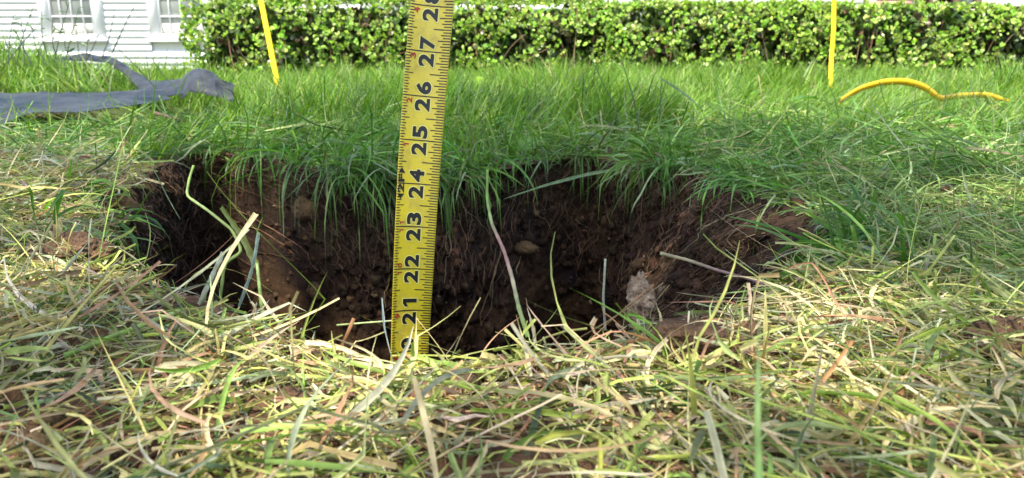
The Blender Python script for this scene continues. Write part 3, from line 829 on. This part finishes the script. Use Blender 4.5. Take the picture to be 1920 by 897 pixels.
broad_leaf(P(895, 224, 1.55), 0.06, 0.035, 0.5, 0.35, LG, 'yellow green broad leaf in the bright grass right of the tape')
broad_leaf(P(915, 248, 1.5), 0.05, 0.03, 0.1, 0.1, LG, 'lime leaf below the yellow green leaf right of the tape')
broad_leaf(P(1730, 285, 1.2), 0.055, 0.045, 1.1, 1.2, (0.14, 0.24, 0.02), 'upright triangular green leaf in the matted grass at right')
broad_leaf(P(1695, 292, 1.15), 0.05, 0.035, 0.3, 0.3, LG, 'flat lime leaf left of the triangular leaf')
broad_leaf(P(1298, 272, 1.25), 0.045, 0.035, 0.1, 0.25, (0.28, 0.42, 0.04), 'bright lime leaf right of the tall dark stalks')
broad_leaf(P(985, 292, 1.08), 0.04, 0.035, 1.3, 0.9, (0.20, 0.36, 0.08), 'fresh green leaf standing on the far rim')
broad_leaf(P(1480, 195, 1.9), 0.075, 0.05, 0.2, 0.4, (0.13, 0.27, 0.05), 'soft green leaf in the lawn left of the yellow strap')
broad_leaf(P(1410, 180, 2.0), 0.045, 0.03, 0.4, 0.5, MG, 'small round lime leaf in the lawn under the right ribbon')
broad_leaf(P(1060, 205, 1.8), 0.07, 0.05, 0.4, 0.4, MG, 'wide green leaf in the lawn before the tall stalks')
broad_leaf(P(560, 205, 1.8), 0.06, 0.04, 1.9, 0.6, MG, 'wide green leaf in the lawn left of the tape')
broad_leaf(P(735, 335, 0.93), 0.035, 0.028, 2.4, 0.5, (0.40, 0.45, 0.30), 'pale whitish leaf on the far rim touching the left side of the tape')
broad_leaf(P(905, 165, 2.2), 0.06, 0.05, 2.0, 0.7, LG, 'lime leaf in the lawn right behind the tape')

# ------------------------------------------------------------------ twig, plastic film, ribbons, strap
p = smooth_path([P(288, 212, 1.55), P(320, 220, 1.52), P(352, 228, 1.5), P(388, 233, 1.48)], 14)
obj('twig', tubes('twig', p[None], np.linspace(0.0042, 0.0028, 14)[None] * (1 + 0.2 * np.sin(np.arange(14) * 1.9))[None], np.full((1, 3), 0.15), M_twig, 7),
    None, 'short brown twig lying on the grass below the black plastic', 'twig')

def sheet(name, edge_a, edge_b, mat, thick=0.0015, nu=110, nv=17, wob=0.004, seed=0):
    a = smooth_path(edge_a, nu); b = smooth_path(edge_b, nu)
    V = []
    for k in range(nv):
        t = k / (nv - 1)
        q = a * (1 - t) + b * t
        q = q + np.stack([0 * q[:, 0], 0 * q[:, 0], wob * fbm(q[:, 0], q[:, 1], f=9, oct=3, seed=seed) + wob * 1.1 * (0.5 - np.abs(fbm(q[:, 0] + 0.6 * q[:, 1], q[:, 1], q[:, 2], f=16, oct=2, seed=seed + 3))) + wob * 1.5 * math.sin(math.pi * t)], -1)
        V.append(q)
    V = np.stack(V, 1).reshape(-1, 3)
    i = (np.arange(nu - 1)[:, None] * nv + np.arange(nv - 1)[None]).ravel()
    F = np.stack([i, i + 1, i + nv + 1, i + nv], -1)
    lo = V.copy(); lo[:, 2] -= thick
    n = len(V)
    e = np.arange(nu - 1) * nv
    E1 = np.stack([e, e + nv, e + nv + n, e + n], -1); e2 = e + nv - 1; E2 = np.stack([e2, e2 + n, e2 + nv + n, e2 + nv], -1)
    return mesh_np(name, np.concatenate([V, lo]), np.concatenate([F[:, ::-1], F + n, E1, E2]), None, mat)

film = empty('plastic_film', (-1.4, 1.75, 0.0), 'dark grey landscape plastic film lying crumpled in the grass at left', 'plastic film')
child('flat_flap', sheet('flat_flap', [P(-120, 180, 1.95), P(0, 176, 1.92), P(120, 171, 1.95), P(230, 172, 2.02), P(300, 168, 2.12)],
                         [P(-120, 254, 1.46), P(0, 232, 1.50), P(60, 216, 1.56), P(140, 211, 1.62), P(230, 202, 1.74), P(320, 186, 1.92)], M_plastic, wob=0.0035, seed=4), film,
      'flat blue grey flap of the film')
child('raised_edge', sheet('raised_edge', [P(110, 112, 2.52), P(165, 101, 2.50), P(205, 105, 2.46), P(240, 126, 2.40), P(275, 149, 2.32), P(305, 153, 2.25), P(345, 152, 2.15)],
                           [P(110, 122, 2.46), P(165, 112, 2.44), P(205, 120, 2.40), P(240, 145, 2.32), P(275, 180, 2.12), P(305, 182, 2.08), P(345, 180, 2.02)], M_plastic, wob=0.006, seed=9), film)
child('folded_end', sheet('folded_end', [P(335, 160, 2.15), P(352, 140, 2.13), P(372, 133, 2.12), P(400, 137, 2.10), P(425, 153, 2.06), P(440, 160, 2.05)],
                          [P(340, 190, 2.02), P(355, 172, 2.00), P(372, 168, 1.98), P(398, 172, 1.96), P(420, 182, 1.95), P(438, 184, 1.95)], M_plastic, wob=0.010, seed=14), film)

def ribbon_strip(name, path, w, mat, label, cat, side, n=40, thick=0.0012, parent=None):
    p = smooth_path(path, n)
    s = np.array(side, float); s /= np.linalg.norm(s)
    s = np.repeat(s[None], n, 0)
    a = p - s * w / 2; b = p + s * w / 2
    tan = np.gradient(p, axis=0); nor = np.cross(tan, s); nor /= np.linalg.norm(nor, axis=1, keepdims=True)
    V = np.stack([a - nor * thick / 2, b - nor * thick / 2, b + nor * thick / 2, a + nor * thick / 2], 1).reshape(-1, 3)
    i = np.arange(n - 1) * 4
    F = np.concatenate([np.stack([i + k, i + (k + 1) % 4, i + 4 + (k + 1) % 4, i + 4 + k], -1) for k in range(4)])
    return obj(name, mesh_np(name, V, F, None, mat, smooth=False), None, label, cat, None)
ribbon_strip('yellow_ribbon', [P(470, -90, 3.05), P(489, 0, 3.02), P(503, 70, 3.0), P(517, 140, 2.98), P(522, 168, 2.97)], 0.020, M_ribbon,
             'narrow yellow ribbon slanting up from the lawn before the left end of the hedge', 'ribbon', (1, 0.15, 0.1))
ribbon_strip('yellow_ribbon', [P(1568, -90, 3.0), P(1564, 0, 3.0), P(1563, 60, 3.0), P(1559, 110, 3.0), P(1557, 165, 2.98)], 0.019, M_ribbon,
             'narrow yellow ribbon hanging upright before the right part of the hedge', 'ribbon', (1, 0.1, 0))
ribbon_strip('yellow_strap', [P(1575, 190, 1.88), P(1612, 166, 1.88), P(1660, 153, 1.88), P(1700, 153, 1.88), P(1735, 164, 1.90), P(1762, 186, 1.96), P(1800, 180, 2.08), P(1850, 178, 2.16), P(1890, 192, 2.2)], 0.018, M_strap,
             'amber yellow plastic strap arching through the lawn below the right ribbon', 'strap', (0.0, 0.55, -1))

# spindly weeds on the mound
def weed(name, base, stems, label):
    root = empty(name, base, label, 'weed', 'spindly weeds on the left mound')
    for (path, r) in stems:
        p = smooth_path([P(*q) for q in path], 14)
        child('stem', tubes('stem', p[None], np.linspace(r, r * 0.5, 14)[None], np.array([[.10, .13, .10]]), M_grass, 4), root)
        for k in (5, 7, 9, 11, 12, 13):
            h = random.uniform(0, 6.28); L_ = random.uniform(0.012, 0.03); pit = random.uniform(-0.2, 0.8)
            d = np.array([math.cos(h) * math.cos(pit), math.sin(h) * math.cos(pit), math.sin(pit)])
            pts = np.array([[p[k] + d * L_ * t for t in np.linspace(0, 1, 4)]])
            child('leaf', ribbon_mesh('leaf', pts, np.array([L_ * 0.3]), np.array([random.uniform(-1, 1)]), np.array([[.12, .20, .08]]), M_grass), root)
def wst(x0, x1, y1, D, r=0.0022, y0=125):
    xm = x0 * 0.45 + x1 * 0.55 + random.uniform(-8, 8)
    return ([(x0, y0, D), (xm, (y0 + y1) / 2, D), (x1, y1, D)], r)
weed('spindly_weed', P(30, 125, 2.3), [wst(15, 25, 30, 2.3), wst(30, 62, 15, 2.35), wst(45, 40, 38, 2.3), wst(8, 75, 45, 2.3), wst(60, 30, 60, 2.3)], 'leftmost clump of spindly blue green weeds against the white house')
weed('spindly_weed', P(100, 122, 2.35), [wst(95, 78, 22, 2.35), wst(100, 130, 5, 2.35), wst(110, 98, 35, 2.35), wst(120, 148, 15, 2.35), wst(90, 60, 50, 2.3)], 'spindly weed clump in front of the left window')
weed('spindly_weed', P(150, 122, 2.4), [wst(150, 142, 40, 2.4), wst(160, 165, 55, 2.4), wst(155, 185, 65, 2.4), wst(140, 120, 55, 2.4)], 'shorter spindly weeds below the right half of the left window')
stem('grass_stalk', [(190, 112, 2.3), (205, 70, 2.3), (215, 22, 2.3)], 0.002, 0.001, [(.10, .14, .10)] * 2, 'dark thin stalk crossing the white siding, left of the jointed one', cat='grass stalk', group='tall stalks beyond the pit')
stem('grass_stalk', [(210, 100, 2.2), (230, 55, 2.2), (252, 12, 2.2)], 0.0026, 0.0014, [(.10, .14, .12)] * 2, 'tall jointed dark stalk slanting across the white siding', cat='grass stalk', group='tall stalks beyond the pit')
stem('grass_stalk', [(292, 165, 1.9), (255, 125, 1.9), (215, 85, 1.9)], 0.0018, 0.0009, [(.10, .15, .06)] * 2, 'thin stalk leaning left over the raised edge of the plastic film', cat='grass stalk', group='tall stalks beyond the pit')
stem('grass_stalk', [(330, 165, 1.8), (300, 135, 1.8), (285, 110, 1.8)], 0.0016, 0.0009, [(.10, .17, .05)] * 2, 'short stalk rising between film and siding', cat='grass stalk', group='tall stalks beyond the pit')

# ------------------------------------------------------------------ hedge
HX0, HX1, HY0, HY1 = -2.17, 7.2, 5.0, 5.95
def hedge_top(x, y):
    t = 0.640 - 0.045 * np.clip((x - 0.35) / 0.35, 0, 1) - 0.012 * np.clip(x, 0, 6)
    return t + 0.022 * fbm(x, y, f=2.6, oct=3, seed=301) - 0.17 * np.exp(-(x - HX0) / 0.14)
hedge = empty('boxwood_hedge', (2.0, 5.4, 0), 'clipped bright green hedge with small leaves running across behind the lawn', 'hedge')
def leaves(name, pos, nrm, size, col):
    "each shoot carries a rosette of small oval leaves"
    K = 5
    n = len(pos)
    P0 = np.repeat(pos, K, 0); N0 = np.repeat(nrm, K, 0)
    az = U(0, 2 * np.pi, n * K)
    t1 = np.cross(N0, np.array([0.31, 0.2, 0.93])); t1 /= np.linalg.norm(t1, axis=1, keepdims=True) + 1e-9
    t2 = np.cross(N0, t1)
    out = t1 * np.cos(az)[:, None] + t2 * np.sin(az)[:, None]
    op = U(0.25, 1.15, n * K)[:, None]
    d = N0 * np.cos(op) + out * np.sin(op)
    s = np.cross(N0, d); s /= np.linalg.norm(s, axis=1, keepdims=True) + 1e-9
    nn = np.cross(d, s)
    L_ = np.repeat(size, K)[:, None] * U(0.75, 1.25, (n * K, 1)); W_ = L_ * 0.38
    b = P0 + N0 * U(-0.010, 0.008, (n * K, 1))
    V = np.stack([b, b + d * L_ * 0.3 + s * W_ * 0.85, b + d * L_ * 0.72 + s * W_ * 0.8, b + d * L_, b + d * L_ * 0.72 - s * W_ * 0.8, b + d * L_ * 0.3 - s * W_ * 0.85,
                  b + d * L_ * 0.5 - nn * L_ * 0.06], 1)
    i = np.arange(n * K) * 7
    F = np.concatenate([np.stack([i, i + 1, i + 2, i + 6], -1), np.stack([i + 6, i + 2, i + 3, i + 4], -1), np.stack([i, i + 6, i + 4, i + 5], -1)])
    c = np.repeat(col, K, 0) * (1 + 0.15 * rng.standard_normal((n * K, 1)))
    return mesh_np(name, V.reshape(-1, 3), F, np.repeat(np.clip(c, 0.01, 0.9)[:, None], 7, 1).reshape(-1, 3), M_hedge)
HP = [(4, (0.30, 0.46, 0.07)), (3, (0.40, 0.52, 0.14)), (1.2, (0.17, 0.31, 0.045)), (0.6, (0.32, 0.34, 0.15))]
def hedge_parts():
    # front face
    n = 12500
    x = U(HX0, HX1, n); z = U(0.02, 0.66, n)
    bulge = 0.05 * fbm(x, z, f=3.2, oct=3, seed=311)
    keep = (z < hedge_top(x, np.full(n, HY0))) & (U(0, 1, n) < np.clip(0.62 + 1.15 * fbm(x, z, f=6.5, oct=3, seed=321), 0.06, 1) * np.clip(0.25 + z / 0.22, 0.25, 1))
    y = HY0 + 0.045 + bulge + rng.exponential(0.018, n) + 0.24 * np.clip((z - 0.34) / 0.28, 0, 1) ** 2
    pf = np.stack([x, y, z], -1)[keep]; nf_ = np.tile([0, -0.65, 0.75], (len(pf), 1)) + 0.5 * rng.standard_normal((len(pf), 3))
    # top
    n = 11000
    x = U(HX0, HX1, n); y = U(HY0 + 0.24, HY1, n)
    pt = np.stack([x, y, hedge_top(x, y) - rng.exponential(0.016, n)], -1); nt_ = np.tile([0, -0.25, 0.95], (n, 1)) + 0.45 * rng.standard_normal((n, 3))
    # left end
    n = 1000
    y = U(HY0, HY1, n); z = U(0.02, 0.6, n)
    pl = np.stack([HX0 + 0.02 + 0.05 * fbm(y, z, f=3, oct=2, seed=5) + rng.exponential(0.02, n) + 0.10 * np.clip((z - 0.45) / 0.15, 0, 1) ** 2, y, z], -1); nl = np.tile([-0.9, -0.2, 0.4], (n, 1)) + 0.5 * rng.standard_normal((n, 3))
    pos = np.concatenate([pf, pt, pl]); nr = np.concatenate([nf_, nt_, nl]); nr /= np.linalg.norm(nr, axis=1, keepdims=True)
    child('foliage', leaves('foliage', pos, nr, U(0.015, 0.031, len(pos)), palette(len(pos), HP, 0.14)), hedge)
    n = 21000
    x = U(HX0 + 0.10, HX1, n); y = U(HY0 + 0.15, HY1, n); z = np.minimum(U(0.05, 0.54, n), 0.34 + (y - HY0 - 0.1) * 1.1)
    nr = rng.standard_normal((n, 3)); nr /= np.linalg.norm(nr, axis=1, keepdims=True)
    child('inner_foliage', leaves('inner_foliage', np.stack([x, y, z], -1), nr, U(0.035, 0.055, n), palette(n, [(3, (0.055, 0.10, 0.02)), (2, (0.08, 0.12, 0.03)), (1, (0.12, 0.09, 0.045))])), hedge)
    # branches
    n = 620
    x = U(HX0 + 0.08, HX1, n); y = U(HY0 + 0.10, HY1 - 0.1, n)
    b = np.stack([x, y, np.zeros(n)], -1)
    pts = grow(b, U(0, 6.28, n), U(0.9, 1.5, n), U(0.3, 0.55, n), rng.normal(0, 0.5, n), rng.normal(0, 1, n), 7, ground=False)
    rad = U(0.0035, 0.008, n)[:, None] * np.linspace(1, 0.4, 8)[None]
    child('branches', tubes('branches', pts, rad, palette(n, [(1, (0.14, 0.09, 0.055)), (1, (0.20, 0.13, 0.08))]), M_root, 5), hedge)
hedge_parts()

# ------------------------------------------------------------------ tree behind the camera that shades the pit
rng = np.random.default_rng(8); U = rng.uniform
tree = empty('shade_tree', (-2.6, -3.6, 0), 'leafy tree standing behind the viewer whose crown shades the pit', 'tree')
cc = np.array([0.0, 0.95, 0.0]) + np.array(sdir) * 5.8
def tree_parts():
    top = cc + np.array([0, 0, 0.6])
    p = smooth_path([(-2.6, -3.6, -0.1), (-2.5, -3.4, 1.6), (-1.9, -2.6, 3.4), tuple(cc), tuple(top)], 30)
    child('trunk', tubes('trunk', p[None], np.linspace(0.17, 0.02, 30)[None], np.array([[.16, .11, .07]]), M_twig, 10), tree)
    n = 26
    k = rng.integers(16, 28, n)
    d = rng.standard_normal((n, 3)); d /= np.linalg.norm(d, axis=1, keepdims=True); d[:, 2] = np.abs(d[:, 2]) * 0.4
    ends = p[k] + d * np.array([2.0, 1.7, 0.8]) * U(0.6, 1.0, (n, 1))
    t = np.linspace(0, 1, 8)[None, :, None]
    pts = p[k][:, None] * (1 - t) + ends[:, None] * t + rng.standard_normal((n, 8, 3)) * 0.04 * t
    child('branches', tubes('branches', pts, U(0.02, 0.04, n)[:, None] * np.linspace(1, 0.3, 8)[None], palette(n, [(1, (.15, .10, .065))]), M_twig, 5), tree)
    m = 150
    q = rng.standard_normal((m, 3)); q /= np.linalg.norm(q, axis=1, keepdims=True)
    cl = cc + q * U(0.15, 1, (m, 1)) ** 0.5 * np.array([2.5, 1.95, 1.0])
    n = 330
    j = rng.integers(0, m, n)
    pos = cl[j] + rng.standard_normal((n, 3)) * 0.20
    shade_core = cc + rng.standard_normal((330, 3)) * np.array([0.36, 0.34, 0.4])  # extra out-of-view leaf cluster, added to keep the pit dark
    pos = np.concatenate([pos, shade_core]); n = len(pos)
    nr = rng.standard_normal((n, 3)) + np.array([0, 0, 0.6]); nr /= np.linalg.norm(nr, axis=1, keepdims=True)
    child('crown', leaves('crown', pos, nr, U(0.08, 0.12, n), palette(n, [(1, (.08, .16, .03)), (1, (.06, .12, .025))])), tree)
tree_parts()

# ------------------------------------------------------------------ house
HD = 11.5
def box_mesh(name, x0, x1, y0, y1, z0, z1, mat):
    V = np.array([(x, y, z) for x in (x0, x1) for y in (y0, y1) for z in (z0, z1)])
    F = np.array([[0, 1, 3, 2], [4, 6, 7, 5], [0, 4, 5, 1], [2, 3, 7, 6], [0, 2, 6, 4], [1, 5, 7, 3]])
    return mesh_np(name, V, F, None, mat, smooth=False)
def hx(px): return P(px, 60, HD)[0]
def hz(py): return P(960, py, HD)[2]
house = empty('house', (0, HD + 0.2, 0), 'white clapboard house with many paned windows behind the hedge', 'house')
WALL_T = 3.1
XR = hx(1625)
child('wall', box_mesh('wall', -11.0, XR, HD + 0.06, HD + 0.30, -0.2, WALL_T, M_white), house)
child('eave', box_mesh('eave', -11.3, 13.0, HD - 0.35, HD + 0.5, WALL_T + 0.002, WALL_T + 0.16, M_white), house)
wins = [(hx(94), hx(178)), (hx(298), hx(383))]
WZ0, WZ1 = hz(70), hz(70) + 1.35
CAS = 0.145
# two more windows hidden mostly by the hedge
extra = [hx(700), hx(1180)]
for e_ in extra: wins.append((e_, e_ + (wins[1][1] - wins[1][0])))
zb = -0.1
exp_ = 0.099
bcache = {}
def board(x0, x1, z):
    me = bcache.get('b')
    if me is None:
        V = np.array([(x, y, zz) for x in (0, 1) for (y, zz) in ((0.060, 0.0), (0.030, 0.0), (0.046, 0.112), (0.060, 0.112))])
        F = [[0, 1, 5, 4], [1, 2, 6, 5], [2, 3, 7, 6], [0, 4, 7, 3], ]
        me = mesh_np('clapboard', V, np.array(F)[:, ::-1], None, M_white, smooth=False)
        bcache['b'] = me
    o = obj('clapboard', me, house)
    o.location = (x0 - house.location.x, HD - house.location.y, z - house.location.z); o.scale = (x1 - x0, 1, 1)
row = 0
z = zb
while z < WALL_T - 0.1:
    if z + 0.112 < WZ0 - 0.10 or z > WZ1 + 0.12:
        segs = [(-11.0, XR)]
    else:
        xs = [-11.0]
        for a, b in wins: xs += [a - CAS, b + CAS]
        xs.append(XR); segs = [(xs[k], xs[k + 1]) for k in range(0, len(xs), 2)]
    for a, b in segs: board(a, b, z)
    z += exp_
for (a, b) in wins:
    w = obj('window', box_mesh('window', a, b, 0.050, 0.058, WZ0, WZ1, M_glass), house)
    w.location = (-house.location.x, HD - house.location.y - 0.0, 0)
    def wp(name, x0, x1, y0, y1, z0, z1, mat):
        o = obj(name, box_mesh(name, x0, x1, y0, y1, z0, z1, mat), w)
    wp('casing', a - CAS, a, 0.005, 0.06, WZ0 - 0.02, WZ1 + 0.1, M_white)
    wp('casing', b, b + CAS, 0.005, 0.06, WZ0 - 0.02, WZ1 + 0.1, M_white)
    wp('casing', a, b, 0.007, 0.06, WZ1, WZ1 + 0.1, M_white)
    wp('sill', a - CAS - 0.03, b + CAS + 0.03, -0.05, 0.06, WZ0 - 0.075, WZ0 - 0.022, M_white)
    wp('sash', a + 0.001, b - 0.001, 0.022, 0.05, WZ0 - 0.02, WZ0 + 0.045, M_white)
    wp('sash', a + 0.001, a + 0.035, 0.024, 0.05, WZ0 + 0.045, WZ1, M_white)
    wp('sash', b - 0.035, b - 0.001, 0.024, 0.05, WZ0 + 0.045, WZ1, M_white)
    for k in range(1, 4):
        xm = a + (b - a) * k / 4
        wp('muntin', xm - 0.010, xm + 0.010, 0.028, 0.05, WZ0 + 0.045, WZ1, M_white)
    for zz in (WZ0 + 0.30, WZ0 + 0.56, WZ0 + 0.82, WZ0 + 1.08):
        wp('muntin', a + 0.035, b - 0.035, 0.030, 0.05, zz - 0.010, zz + 0.010, M_white)
    wp('blind', a + 0.036, b - 0.036, 0.0492, 0.0497, WZ0 + 0.046, WZ0 + 0.20, M_blind)
# brick chimney breast, porch opening and white side wing
bx0, bx1 = XR + 0.002, hx(1722)
bay = obj('brick_bay', box_mesh('brick_bay', bx0, bx1, 0.03, 0.3, -0.2, WALL_T, M_mortar), house); bay.location = (-house.location.x, HD - house.location.y, 0)
bmsh = box_mesh('brick', 0.004, 0.206, 0.0, 0.06, 0.004, 0.064, M_brick)
zz = 0.7; r = 0
while zz < 1.6:
    xx = bx0 + (0.0 if r % 2 else -0.105)
    while xx < bx1 - 0.02:
        if xx >= bx0 - 0.001 and xx + 0.21 <= bx1 + 0.02:
            o = obj('brick', bmsh, bay); o.location = (xx, 0.012, zz)
        xx += 0.21
    zz += 0.072; r += 1
child('porch_wall', box_mesh('porch_wall', bx1 + 0.002, hx(1842), HD + 0.9, HD + 1.0, -0.2, WALL_T, M_door), house)
for q in (1745, 1790, 1830):
    child('porch_post', box_mesh('porch_post', hx(q), hx(q) + 0.09, HD + 0.1, HD + 0.19, -0.2, WALL_T, M_twig), house)
child('side_wing', box_mesh('side_wing', hx(1842) + 0.002, 13.0, HD + 0.02, HD + 1.0, -0.2, WALL_T, M_white), house)
